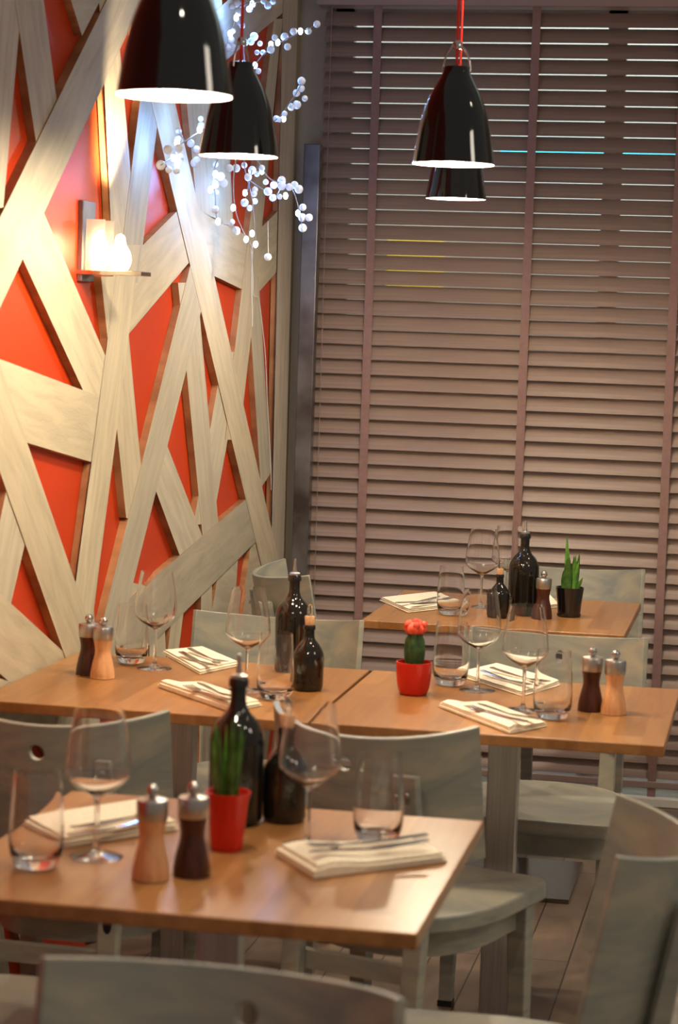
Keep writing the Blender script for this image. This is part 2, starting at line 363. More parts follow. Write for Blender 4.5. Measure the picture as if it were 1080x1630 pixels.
# ------------------------------------------------------------------ timber lattice (outlines traced on the wall plane)
lat = thing('timber_lattice', 'whitewashed criss-cross timber boards fixed over the red left wall', 'wall lattice')
planks = [  # offset towards the room in mm, material, outline px
 (0.5, 'c', [(-24, -60), (40, -60), (5, 330), (-60, 345)]),
 (1.0, 'c', [(14, -60), (61, -60), (95, 200), (60, 250)]),
 (1.4, 'a', [(88, -60), (112, 0), (130, 57), (160, -2), (190, -60)]),
 (4.0, 'b', [(198, -62), (254, -62), (-60, 613), (-60, 462)]),
 (1.2, 'a', [(153, -60), (178, -60), (222, 440), (180, 445), (165, 125)]),
 (2.0, 'b', [(244, -20), (277, -30), (219, 450), (186, 450)]),
 (3.0, 'a', [(203, 0), (240, 0), (448, 916), (419, 916), (240, 165)]),
 (0.6, 'a', [(275, -60), (350, -60), (372, 365), (314, 335)]),
 (1.6, 'c', [(320, 40), (425, -60), (520, -60), (455, 16), (340, 112)]),
 (1.8, 'a', [(436, 30), (450, 30), (446, 60), (401, 520), (380, 700), (358, 700), (371, 573)]),
 (0.4, 'b', [(356, 560), (388, 560), (338, 835), (308, 835)]),
 (0.9, 'a', [(205, 412), (295, 323), (315, 400), (298, 421), (200, 537), (180, 540)]),
 (0.8, 'a', [(308, 329), (343, 350), (395, 376), (392, 464), (384, 460), (330, 434)]),
 (0.7, 'a', [(396, 382), (445, 333), (447, 425), (404, 474)]),
 (2.6, 'c', [(451, -60), (474.5, -60), (450.6, 900), (447, 1060), (425, 1060), (432, 820)]),
 (1.3, 'b', [(394, 450), (411, 440), (431, 745), (431, 752), (415, 777)]),
 (2.2, 'b', [(185, 969), (390, 795), (412, 790), (418, 852), (406, 863), (240, 1026), (180, 1050)]),
 (2.4, 'b', [(302, 422), (333, 440), (130, 1250), (98, 1250)]),
 (1.1, 'b', [(283, 450), (313, 450), (350, 862), (323, 862)]),
 (1.5, 'b', [(238, 755), (258, 690), (337, 893), (293, 905)]),
 (2.1, 'a', [(190, 390), (222, 390), (184, 690), (146, 987), (110, 1270), (72, 1270), (119, 929)]),
 (1.7, 'a', [(160, 440), (195, 440), (204, 534), (233, 840), (200, 824)]),
 (1.9, 'a', [(20, 380), (50, 300), (67, 335), (195, 632), (136, 632)]),
 (2.05, 'a', [(-40, 557), (160, 632), (146, 736), (-40, 680)]),
 (2.3, 'a', [(-58, 592), (-5, 570), (190, 1132), (133, 1132)]),
 (0.35, 'b', [(12, 770), (48, 830), (8, 1000), (-36, 1000)]),
 (0.9, 'a', [(-40, 908), (150, 1083), (120, 1180), (-40, 1037)]),
 (0.3, 'b', [(352, 885), (380, 870), (372, 1000), (333, 1000)]),
 (0.25, 'a', [(402, 850), (430, 850), (440, 980), (383, 980)]),
 (0.2, 'a', [(238, 975), (262, 985), (266, 1090), (238, 1090)]),
 (0.15, 'b', [(205, 925), (236, 935), (236, 1090), (185, 1090)]),
 (1.0, 'a', [(-60, 1060), (18, 1086), (75, 1150), (-60, 1250)]),
]
plank_low = [  # low boards, given on the wall plane as (y, z)
 ('a', .5, [(4.15, .85), (4.27, .88), (4.62, -.0), (4.50, -.0)]),
 ('b', .9, [(4.75, .0), (4.87, .0), (4.50, .62), (4.38, .55)]),
 ('a', 1.3, [(4.70, .62), (5.5, .10), (5.5, .24), (4.78, .74)]),
 ('b', .7, [(5.0, .9), (5.12, .9), (5.35, .0), (5.22, .0)]),
 ('a', 1.1, [(5.55, .0), (5.68, .0), (6.0, .8), (5.88, .8)]),
 ('b', .6, [(6.15, .9), (6.27, .9), (6.35, 0), (6.2, 0)]),
 ('a', .8, [(6.35, .0), (6.5, .0), (6.95, .7), (6.82, .75)]),
 ('c', 1.4, [(3.6, .9), (3.74, .9), (4.1, .0), (3.95, .0)]),
 ('b', .8, [(3.3, 0), (3.45, 0), (3.9, 2.6), (3.75, 2.6)]),
]
PM = {'a': M_plank, 'b': M_plankb, 'c': M_plankc}
def plank(m, off, yz):
    """one board: local Z runs along the grain"""
    yz = [(min(q[0], 7.235), max(q[1], .002)) for q in yz]
    n = len(yz); x1 = WX + off/1000
    e = max(range(n), key=lambda i: (Vector(yz[i])-Vector(yz[(i+1) % n])).length)
    d = Vector(yz[(e+1) % n]) - Vector(yz[e]); ang = math.atan2(-d.x, d.y)
    cy = sum(q[0] for q in yz)/n; cz = sum(q[1] for q in yz)/n
    mtx = Matrix.Translation((0, cy, cz)) @ Matrix.Rotation(ang, 4, 'X'); inv = mtx.inverted()
    bm = bmesh.new()
    A = [bm.verts.new(inv @ Vector((RX+.0006, y, z))) for y, z in yz]; B = [bm.verts.new(inv @ Vector((x1, y, z))) for y, z in yz]
    bm.faces.new(A); front = bm.faces.new(B[::-1])
    for i in range(n): bm.faces.new((A[i], A[(i+1) % n], B[(i+1) % n], B[i])).material_index = 1
    bmesh.ops.triangulate(bm, faces=[f for f in bm.faces if len(f.verts) > 4])
    o = link('board', bm, PM[m], lat); o.data.materials.append(M_rawedge); o.matrix_basis = mtx
for off, m, px in planks:
    yz = []
    for x, y in px:
        p = on_x(x, y, WX); yz.append((p.y, p.z))
    plank(m, off, yz)
for m, off, yz in plank_low: plank(m, off, yz)

# ------------------------------------------------------------------ wall sconce
c0 = on_x(120, 440, RX); c1 = on_x(146, 318, RX)
yc = (c0.y + c1.y)/2; zb = on_x(135, 434, WX).z
sc = thing('wall_sconce', 'lit wall lamp with glass panel and steel shelf on red wall', 'wall lamp', (RX, yc, zb))
bm = bmesh.new(); box(bm, (0, -.045, -.02), (.012, .05, .165)); link('back_plate', bm, M_darkmetal, sc, bevel=.002)
bm = bmesh.new(); box(bm, (0, -.05, -.004), (.155, .03, .006)); link('shelf', bm, M_chrome, sc, bevel=.001)
for y0 in (-.052, .020):
    bm = bmesh.new(); box(bm, (.022, y0, .006), (.066, y0+.006, .122)); link('glass_panel', bm, M_frost, sc, bevel=.001)
bm = bmesh.new(); lathe(bm, smooth_prof([(0, .008), (.016, .008), (.026, .026), (.024, .048), (.014, .066), (.010, .085), (0, .092)]), 20, Matrix.Translation((.092, -.012, 0)))
link('bulb', bm, M_sbulb, sc, True)
bm = bmesh.new(); lathe(bm, smooth_prof([(0, .010), (.012, .010), (.018, .03), (.018, .06), (.010, .085), (0, .095)]), 20, Matrix.Translation((.044, -.012, 0)))
link('bulb', bm, M_sbulb, sc, True)
pl = bpy.data.lights.new('sconce_uplight', 'SPOT'); pl.energy = 48; pl.color = (1, .80, .52); pl.shadow_soft_size = .02; pl.spot_size = math.radians(50); pl.spot_blend = .8
po = bpy.data.objects.new('sconce_uplight', pl); COL.objects.link(po); po.parent = sc; po.location = (.105, .03, .12)
po.rotation_euler = Vector((-.34, .50, 1)).to_track_quat('-Z', 'Y').to_euler()
pl = bpy.data.lights.new('sconce_glow', 'POINT'); pl.energy = .5; pl.color = (1, .74, .40); pl.shadow_soft_size = .02
po = bpy.data.objects.new('sconce_glow', pl); COL.objects.link(po); po.parent = sc; po.location = (.065, -.075, .06)

# ------------------------------------------------------------------ pendants
SH = [(.0825, 0), (.0800, .018), (.0755, .044), (.0700, .075), (.0625, .105), (.0505, .136), (.038, .160), (.0285, .178), (.0245, .192)]
def make_pendant():
    t = thing('pendant_lamp', '', 'lamp', group=None)
    out = smooth_prof(SH)
    bm = bmesh.new(); lathe(bm, [(r-.0012, z) for r, z in out[:1]] + out + [(.0, .196)], 48); link('shade', bm, M_blackenamel, t, True)
    inn = [(r-.0018, z+.0002 if i else .0003) for i, (r, z) in enumerate(out)]
    bm = bmesh.new(); lathe(bm, inn + [(0, .191)], 48); link('lining', bm, M_lining, t, True)
    bm = bmesh.new(); lathe(bm, smooth_prof([(0, .028), (.018, .031), (.028, .052), (.024, .078), (.014, .10), (.012, .12)]) + [(0, .12)], 20); link('bulb', bm, M_bulb, t, True)
    bm = bmesh.new(); lathe(bm, [(0, .118), (.014, .118), (.014, .188), (0, .188)], 16); link('socket', bm, M_lining, t, True)
    bm = bmesh.new(); pts = []
    for i in range(17):
        a = math.pi*i/16; pts.append((.027*math.cos(a), 0, .182 + .052*math.sin(a)))
    tube(bm, pts, .0022, 8); link('hanging_loop', bm, M_chrome, t, True)
    bm = bmesh.new(); lathe(bm, [(0, .226), (.009, .226), (.010, .231), (.010, .238), (.006, .243), (0, .243)], 16); link('cable_clamp', bm, M_chrome, t, True)
    bm = bmesh.new(); tube(bm, [(0, 0, .190), (0, 0, 1.25)], .0032, 10); link('cable', bm, M_redcable, t, True)
    return t
KP = Kind(make_pendant)
PENDANT_W = 14.0
for (px, py, Y, lab, rz) in [(278, 153, 3.14, 'largest and nearest glossy black bell pendant, hanging cropped at the photo top', .3),
                             (380, 249, 4.60, 'glossy black bell pendant with red cable, in front of the white berry branch', 1.2),
                             (722, 262, 4.50, 'black bell pendant whose steel loop shows, front one of the pair before the blind', .1),
                             (726, 317, 6.10, 'farther black bell pendant, mostly hidden behind the pendant before the blind', .5)]:
    p = on_y(px, py, Y)
    o = KP.place(lab, p, rz, group='black pendant lamps over the tables')
    l = bpy.data.lights.new('pendant_light', 'POINT'); l.energy = PENDANT_W; l.color = (1, .84, .60); l.shadow_soft_size = .028
    lo = bpy.data.objects.new('pendant_light', l); COL.objects.link(lo); lo.parent = o; lo.location = (0, 0, .012)

# ------------------------------------------------------------------ tables
def make_table():
    t = thing('bistro_table', '', 'table')
    bm = bmesh.new(); box(bm, (-.345, -.345, .728), (.345, .345, .75)); link('tabletop', bm, M_table, t, bevel=.0025)
    bm = bmesh.new(); box(bm, (-.032, -.02, .012), (.032, .02, .722)); link('column', bm, M_steel, t, bevel=.003)
    bm = bmesh.new(); box(bm, (-.22, -.22, 0), (.22, .22, .012)); link('base_plate', bm, M_base, t, bevel=.002)
    bm = bmesh.new(); box(bm, (-.22, -.03, .718), (.22, .03, .728)); box(bm, (-.03, -.22, .716), (.03, .22, .726)); link('mounting_plate', bm, M_darkmetal, t)
    return t
KT = Kind(make_table)
G = 'square oak bistro tables'
TF = KT.place('square oak table nearest the camera, set for two', (-.778, 3.21, 0), .004, group=G)
TL = KT.place('square oak table pushed against the timber lattice in the middle row', (-1.229, 4.655, 0), 0, group=G)
TR = KT.place('square oak table with the cactus, right half of the middle row', (-.531, 4.655, 0), 0, group=G)
TB = KT.place('square oak table farthest away, set close to the blind', (-.710, 6.16, 0), 0, group=G)

# ------------------------------------------------------------------ chairs
def seat_outline(wf, d, rc=.05, inset=0):
    pts = []
    hw = wf/2 - inset; f = d/2 - inset
    for i in range(9):  # front right corner
        a = math.pi/2*(1 - i/8); pts.append((hw-rc+rc*math.cos(a), f-rc+rc*math.sin(a)))
    n = 22; b = d/2 - inset
    for i in range(n+1):  # rounded rear
        a = -math.pi*i/n
        pts.append((hw*.985*math.copysign(abs(math.cos(a))**.75, math.cos(a)), (.02) + (b+.02)*math.sin(a)*1.0))
    for i in range(9):
        a = math.pi/2 + math.pi/2*(1 - i/8); pts.append((-(hw-rc)+rc*math.cos(a), f-rc+rc*math.sin(a)))
    return pts
BR, BHA = .246, math.radians(61)
R = math.radians
def make_chair():
    t = thing('bistro_chair', '', 'chair')
    bm = bmesh.new(); prism(bm, [(x, y+.012) for x, y in seat_outline(.415, .44)], .422, .456); link('seat', bm, M_chair, t, True, bevel=.006, seg=3)
    bm = bmesh.new(); prism(bm, [(x, y+.012) for x, y in seat_outline(.415, .44, .04, .035)], .37, .423); link('apron', bm, M_chair, t, True)
    for sx in (-1, 1):
        bm = bmesh.new(); frustum(bm, (sx*.178, .160, 0), (sx*.172, .152, .42), .015, .015, .021, .021); fl = link('leg', bm, M_chair, t, bevel=.003)
        bm = bmesh.new()
        frustum(bm, (sx*.125, -.255, 0), (sx*.125, -.215, .44), .015, .015, .019, .016)
        frustum(bm, (sx*.125, -.215, .44), (sx*.125, -.2680, .735), .019, .016, .017, .011); rl = link('leg', bm, M_chair, t, bevel=.003)
        bm = bmesh.new(); frustum(bm, (sx*.178, .160, -.0), (sx*.178, .160, .014), .0165, .0165, .0165, .0165)
        link('foot_cap', bm, M_black, fl)
        bm = bmesh.new(); ball(bm, (sx*.125, -.2785, .700), .006, 10, 6, (1, .5, 1)); link('bolt', bm, M_sat, rl, True)
        bm = bmesh.new(); ball(bm, (sx*.125, -.2325, .425), .009, 12, 8, (1, .35, 2)); link('slot_cover', bm, M_black, rl, True)
    bm = bmesh.new()
    box(bm, (-.12, -.205, .33), (.12, -.185, .365)); link('rear_rail', bm, M_chair, t)
    # backrest: bent plywood shell with a round grip hole
    h = .03
    us = sorted(set([-1, -.9, -.8, -.7, -.6, -.5, -.4, -.3, -.2] + [.2, .3, .4, .5, .6, .7, .8, .9, 1]))
    ulen = BR*BHA
    U = [u*ulen for u in us] + [-h, -h/2, 0, h/2, h]; U = sorted(U)
    hc = .748
    V = sorted([.545, .56, .60, .65, .69, hc-h, hc-h/2, hc, hc+h/2, hc+h, .790, .80])
    CT, ST = math.cos(R(11)), math.sin(R(11))
    def mp(u, v, rr):
        a = u/BR; hh = v-.545; fw = BR - rr*math.cos(a)
        return (rr*math.sin(a), -.245 + fw*CT - hh*ST, .545 + hh*CT + fw*ST)
    bm = bmesh.new(); T = .013
    layers = []
    for rr in (BR, BR-T):
        g = {}
        for i, u in enumerate(U):
            for j, v in enumerate(V):
                if abs(u) < h-1e-6 and abs(v-hc) < h-1e-6: continue
                g[(i, j)] = bm.verts.new(mp(u, v, rr))
        quads = []
        for i in range(len(U)-1):
            for j in range(len(V)-1):
                if all(k in g for k in ((i, j), (i+1, j), (i+1, j+1), (i, j+1))) and not (abs((U[i]+U[i+1])/2) < h and abs((V[j]+V[j+1])/2-hc) < h):
                    quads.append(((i, j), (i+1, j), (i+1, j+1), (i, j+1)))
        sq = []
        iu = [U.index(x) for x in (-h, -h/2, 0, h/2, h)]; jv = [V.index(x) for x in (hc-h, hc-h/2, hc, hc+h/2, hc+h)]
        sq = [(iu[k], jv[0]) for k in range(4)] + [(iu[4], jv[k]) for k in range(4)] + [(iu[4-k], jv[4]) for k in range(4)] + [(iu[0], jv[4-k]) for k in range(4)]
        circ = []
        for k in range(16):
            a = math.radians(225 + 22.5*k); circ.append(bm.verts.new(mp(.0145*math.cos(a), hc + .0145*math.sin(a), rr)))
        layers.append((g, quads, sq, circ))
    for li, (g, quads, sq, circ) in enumerate(layers):
        for q in quads: bm.faces.new([g[k] for k in q])
        for k in range(16): bm.faces.new((g[sq[k]], g[sq[(k+1) % 16]], circ[(k+1) % 16], circ[k]))
    g0, _, _, c0_ = layers[0]; g1, _, _, c1_ = layers[1]
    for k in range(16): bm.faces.new((c0_[k], c0_[(k+1) % 16], c1_[(k+1) % 16], c1_[k]))
    nu, nv = len(U), len(V)
    loop = [(i, 0) for i in range(nu)] + [(nu-1, j) for j in range(1, nv)] + [(i, nv-1) for i in range(nu-2, -1, -1)] + [(0, j) for j in range(nv-2, 0, -1)]
    for k in range(len(loop)):
        a, b = loop[k], loop[(k+1) % len(loop)]
        bm.faces.new((g0[a], g0[b], g1[b], g1[a]))
    link('backrest', bm, M_chair, t, True, bevel=.002)
    return t
KC = Kind(make_chair)
G = 'grey bentwood bistro chairs'
R = math.radians
def chair(back, rz, label):
    """back: where the middle of the backrest top edge stands"""
    off = Matrix.Rotation(rz, 3, 'Z') @ Vector((0, -.294, 0))
    return KC.place(label, (back[0]-off.x, back[1]-off.y, 0), rz, group=G)
chair((-.745, 3.95), R(-17), 'grey chair back behind the nearest table, right of the bottles')
chair((-1.29, 3.85), R(-3), 'grey chair back behind the nearest table, cropped by the left edge')
chair((-.568, 2.505), R(175), 'pale grey chair back with round hole, cropped along the bottom edge in the foreground')
chair((-.077, 3.31), R(94), 'grey chair seen side-on at the bottom right corner, strongly curved back')
chair((-1.49, 3.27), R(-90), 'grey chair whose seat alone shows at the bottom left corner')
chair((-.485, 5.42), R(178), 'grey chair facing the camera behind the cactus table, round hole beside the mills')
chair((-1.165, 5.44), R(178), 'grey chair facing the camera behind the left middle table, beside the lattice')
chair((-1.465, 6.30), R(-68), 'grey chair turned sideways against the lattice at the far corner post')
chair((-.585, 6.89), R(180), 'grey chair facing the camera behind the farthest table, backed up to the blind')

# ------------------------------------------------------------------ glassware
def make_wineglass():
    t = thing('wine_glass', '', 'wine glass')
    outer = smooth_prof([(.0385, .0), (.0385, .0012), (.030, .003), (.012, .006), (.0048, .012), (.0036, .03), (.0036, .07), (.0050, .088), (.014, .094), (.033, .106), (.0465, .121), (.0478, .130), (.0455, .158), (.0395, .195), (.0355, .218)], 4)
    inner = smooth_prof([(.0347, .218), (.0387, .195), (.0447, .158), (.0469, .130), (.0455, .121), (.032, .1072), (.012, .0965), (0, .0935)], 4)
    bm = bmesh.new(); lathe(bm, [(0, 0)] + outer + inner, 40); link('glass_body', bm, M_glass, t, True)
    return t
def make_tumbler():
    t = thing('water_tumbler', '', 'tumbler')
    outer = smooth_prof([(.024, 0), (.031, .004), (.0375, .020), (.0395, .042), (.0385, .075), (.036, .11), (.0335, .138)], 4)
    inner = smooth_prof([(.0322, .138), (.0347, .11), (.0371, .075), (.038, .044), (.034, .024), (.022, .0145), (0, .0135)], 4)
    bm = bmesh.new(); lathe(bm, [(0, 0)] + outer + inner, 40); link('glass_body', bm, M_glass, t, True)
    return t
def single(fn):
    """a thing that is one mesh: drop the empty"""
    def f():
        t = fn(); ch = t.children[0]; ch.parent = None; ch.name = t.name.split('.')[0]
        ch['category'] = t['category']; nm = t.name; bpy.data.objects.remove(t); ch.name = nm
        return ch
    return f
KW = Kind(single(make_wineglass)); KG = Kind(single(make_tumbler))
def T(px, py): p = on_z(px, py, .7502); return (p.x, p.y, .7502)
GW, GT = 'long-stemmed wine glasses', 'clear tapered water tumblers'
for (px, py, lab, s) in [
    (153, 1364, 'large wine glass at front left, beside the blurred tumbler on the nearest table', 1.0),
    (489, 1347, 'wine glass in front of the squat bottle on the nearest table', 1.0),
    (246, 1064, 'wine glass against the lattice, just right of the pepper mills on the left middle table', 1.0),
    (392, 1099, 'wine glass on the left middle table standing before the cut-out grey chair', 1.0),
    (760, 1099, 'left wine glass of two on the cactus table', 1.0),
    (833, 1131, 'right wine glass of two on the cactus table, next to the tumbler', 1.0),
    (766, 966, 'left wine glass of two on the farthest table', 1.0),
    (808, 960, 'right wine glass of two on the farthest table, half behind the tall bottle', 1.0)]:
    KW.place(lab, T(px, py), random.random(), s, GW)
for (px, py, lab, s) in [
    (57, 1379, 'blurred tumbler at the left edge of the nearest table', 1.0),
    (601, 1338, 'tumbler behind the folded napkin at right on the nearest table', .98),
    (209, 1055, 'tumbler standing against the lattice behind the pepper mills', .96),
    (438, 1112, 'tumbler in front of the short corked bottle on the left middle table', 1.0),
    (717, 1090, 'tumbler right of the cactus, at the back of its table', 1.0),
    (879, 1143, 'tumbler just left of the dark mill on the cactus table', 1.0),
    (717, 978, 'tumbler before the left napkin of the farthest table', .95)]:
    KG.place(lab, T(px, py), random.random(), s, GT)

# ------------------------------------------------------------------ mills
def make_mill(wood):
    def f():
        t = thing('pepper_mill', '', 'mill')
        bm = bmesh.new(); lathe(bm, smooth_prof([(0, 0), (.0245, 0), (.0262, .004), (.0258, .014), (.0225, .032), (.0176, .053), (.0176, .066), (.0208, .083)], 4) + [(0, .083)], 32); link('wooden_body', bm, wood, t, True)
        bm = bmesh.new(); lathe(bm, [(0, .083), (.0208, .083), (.0218, .085), (.0222, .108), (.0205, .1115), (.008, .1135), (.0045, .116), (0, .116)], 32); cp = link('steel_cap', bm, M_sat, t, True)
        bm = bmesh.new(); ball(bm, (0, 0, .1235), .0092, 16, 10); link('knob', bm, M_chrome, cp, True)
        return t
    return f
KL, KD = Kind(make_mill(M_lightwood)), Kind(make_mill(M_darkwood))
G = 'hourglass salt and pepper mills'
KL.place('light beech mill with steel cap on the nearest table', T(240, 1398), 0, 1.02, G)
KD.place('dark walnut mill with steel cap on the nearest table, by the red pot', T(305, 1393), 0, 1.02, G)
KD.place('dark walnut mill on the left middle table by the lattice', T(140, 1073), 0, 1, G)
KL.place('light beech mill on the left middle table by the lattice', T(163, 1079), 0, 1.0, G)
KD.place('dark walnut mill at the right of the cactus table', T(940, 1131), 0, 1, G)
KL.place('light beech mill at the right of the cactus table', T(977, 1136), 0, 1, G)
KD.place('dark walnut mill half hidden behind the tall bottle on the farthest table', T(864, 984), 0, .97, G)

# ------------------------------------------------------------------ bottles
def make_tall():
    t = thing('tall_bottle', '', 'bottle')
    bm = bmesh.new(); lathe(bm, smooth_prof([(0, .004), (.028, .0), (.0405, .005), (.042, .02), (.042, .08), (.042, .126), (.0395, .143), (.031, .159), (.0185, .173), (.0130, .187), (.0125, .205)], 4) + [(.0125, .212), (.0155, .213), (.0155, .222), (.013, .226), (0, .226)], 40)
    link('bottle_body', bm, M_dark, t, True)
    bm = bmesh.new(); lathe(bm, [(0, .224), (.0125, .226), (.0125, .230), (.005, .233), (.0035, .245), (.0025, .262), (0, .263)], 16); link('pouring_spout', bm, M_sat, t, True)
    return t
def make_short():
    t = thing('corked_bottle', '', 'bottle')
    bm = bmesh.new(); lathe(bm, smooth_prof([(0, .004), (.026, .0), (.032, .005), (.0335, .02), (.0335, .068), (.0318, .083), (.0235, .099), (.0135, .112), (.0115, .125)], 4) + [(.0115, .132), (.0135, .133), (.0135, .140), (.0115, .143), (0, .143)], 36)
    link('bottle_body', bm, M_dark, t, True)
    bm = bmesh.new(); lathe(bm, [(0, .140), (.0095, .142), (.0112, .160), (.010, .162), (0, .162)], 20); ck = link('cork', bm, M_cork, t, True)
    bm = bmesh.new(); lathe(bm, smooth_prof([(.0055, .162), (.0062, .172), (.0050, .183), (.0018, .188), (0, .1885)], 3), 16); link('stopper_tip', bm, M_glass, ck, True)
    return t
KBt, KBs = Kind(make_tall), Kind(make_short)
G1, G2 = 'tall dark oil bottles', 'short corked dark bottles'
KBt.place('tall dark bottle with spout behind the red pot on the nearest table', T(374, 1309), 0, 1.02, G1)
KBt.place('tall dark bottle with spout on the left middle table', T(465, 1070), 0, .97, G1)
KBt.place('tall dark bottle on the farthest table before the wine glasses', T(832, 978), 0, .98, G1)
KBs.place('squat corked dark bottle on the nearest table, behind the wine glass', T(452, 1306), 0, 1.06, G2)
KBs.place('squat corked dark bottle on the left middle table beside the tumbler', T(490, 1098), 0, .98, G2)
KBs.place('small corked dark bottle on the farthest table, left of the tall one', T(794, 983), 0, .82, G2)

# ------------------------------------------------------------------ potted plants
def pot(t, prof_o, m, soil_z, soil_r, th=.003):
    o = smooth_prof(prof_o, 3)
    inn = [(max(r-th, .001), z) for r, z in reversed(o) if z > .008]
    bm = bmesh.new(); lathe(bm, [(0, 0)] + o + inn + [(0, .01)], 40); link('pot', bm, m, t, True)
    bm = bmesh.new(); lathe(bm, [(0, soil_z+.004), (soil_r*.6, soil_z+.003), (soil_r, soil_z)], 24); link('soil', bm, M_soil, t, True)
def leaf_blade(base, tip, wid, m, t, thick=.0018, bend=.01, ang=0, rnd=False):
    bm = bmesh.new(); base = Vector(base); tip = Vector(tip); n = 8
    side = Vector((math.cos(ang), math.sin(ang), 0)); nrm = Vector((-math.sin(ang), math.cos(ang), 0))
    rings = []
    for i in range(n+1):
        s = i/n; p = base.lerp(tip, s) + nrm*bend*math.sin(s*math.pi)
        wd = wid*(1 - s**2.2)*(.75+.5*math.sin(min(1, s*1.5)*math.pi/2)) + .0004
        tt = (wd if rnd else thick) * (1 if rnd else (1-.7*s))
        rings.append([bm.verts.new(p + side*wd*math.cos(a) + nrm*(tt*math.sin(a) + (0 if rnd else .35*wd*abs(math.cos(a))))) for a in [k*math.pi/4 for k in range(8)]])
    for a, b in zip(rings[:-1], rings[1:]):
        for k in range(8): bm.faces.new((a[k], a[(k+1) % 8], b[(k+1) % 8], b[k]))
    bm.faces.new(rings[0][::-1]); bm.faces.new(rings[-1])
    link('leaf', bm, m, t, True)
# red pot with upright pencil leaves
p = T(361, 1352)
t = thing('potted_succulent', 'red pot of tall slim upright green leaves on the nearest table', 'potted plant', p)
pot(t, [(.020, 0), (.0235, .002), (.0265, .03), (.0305, .07), (.0335, .084), (.0345, .088)], M_redpot, .074, .028)
rnd = random.Random(3)
for i in range(17):
    a = rnd.uniform(0, 6.28); r = .019*math.sqrt(rnd.random()); L = rnd.uniform(.09, .132)
    b = (r*math.cos(a)-.004, r*math.sin(a), .072); lean = rnd.uniform(.2, .7)
    leaf_blade(b, (b[0]+lean*.018*math.cos(a), b[1]+lean*.018*math.sin(a), .072+L), rnd.uniform(.0026, .0042), (M_leaf, M_leaf2)[i % 3 == 0], t, ang=rnd.uniform(0, 3), bend=rnd.uniform(-.004, .004), rnd=True)
leaf_blade((-.016, 0, .072), (-.030, .0, .165), .0018, M_leaf, t, rnd=True)
# grafted cactus
p = T(658, 1105)
t = thing('potted_cactus', 'small cactus with coral-red crown in a rounded red pot', 'potted plant', p)
pot(t, [(.024, 0), (.029, .002), (.0345, .018), (.0375, .045), (.0385, .066), (.0385, .070)], M_redpot, .058, .033)
bm = bmesh.new(); n = 36; rings = []
for k in range(13):
    s = k/12; zz = .055 + .075*s; base = .0175*(1 - .08*math.cos(s*6)) * (1 if s < .9 else .85)
    rings.append([bm.verts.new((base*(1+.22*math.cos(4*th))*math.cos(th), base*(1+.22*math.cos(4*th))*math.sin(th), zz)) for th in [2*math.pi*i/n+.5 for i in range(n)]])
for a, b in zip(rings[:-1], rings[1:]):
    for i in range(n): bm.faces.new((a[i], a[(i+1) % n], b[(i+1) % n], b[i]))
bm.faces.new(rings[-1]); bm.faces.new(rings[0][::-1]); link('cactus_stem', bm, M_cactus, t, True)
bm = bmesh.new(); n = 40; rings = []
for k in range(13):
    ph = math.pi*k/12; rr = .0225*math.sin(ph)
    rings.append([bm.verts.new((rr*(1+.13*math.cos(9*th))*math.cos(th), rr*(1+.13*math.cos(9*th))*math.sin(th), .1415 - .0145*math.cos(ph))) for th in [2*math.pi*i/n for i in range(n)]])
for a, b in zip(rings[:-1], rings[1:]):
    for i in range(n): bm.faces.new((a[i], a[(i+1) % n], b[(i+1) % n], b[i]))
for a in (0, 1.3, 2.5, 3.7, 5.0): ball(bm, (.018*math.cos(a), .018*math.sin(a), .150), .008, 10, 8)
ball(bm, (0, 0, .155), .008, 10, 8)
link('coral_crown', bm, M_bloom, t, True)
# aloe in black pot
p = T(906, 981)
t = thing('potted_aloe', 'black glass pot of pointed green leaves on the farthest table', 'potted plant', p)
pot(t, [(.027, .0), (.030, .002), (.0315, .012), (.035, .05), (.0385, .077), (.039, .080)], M_blackpot, .066, .034)
bm = bmesh.new(); lathe(bm, [(0, -.001), (.030, -.001), (.0325, .002), (.033, .008), (.0305, .0085)], 32); link('clear_foot', bm, M_glass, t, True)
for (bx, by, tx, ty, L, wd, m) in [(-.006, 0, -.014, 0, .155, .0075, M_leaf2), (-.014, .004, -.005, 0, .085, .008, M_leaf2), (0, -.006, -.004, -.01, .10, .010, M_leaf),
        (.006, 0, .012, 0, .105, .008, M_leaf2), (.012, .004, .022, .004, .11, .007, M_leaf), (.004, .008, .006, .012, .10, .008, M_leaf), (-.01, -.004, -.01, -.008, .095, .009, M_leaf),
        (.014, 0, .034, -.004, .045, .006, M_leaf2), (.012, -.006, .022, -.008, .09, .007, M_leaf2), (-.014, 0, -.020, 0, .06, .007, M_leaf)]:
    leaf_blade((bx, by, .064), (tx, ty, .064+L), wd, m, t, thick=.003, bend=.003, ang=random.uniform(-.4, .4))

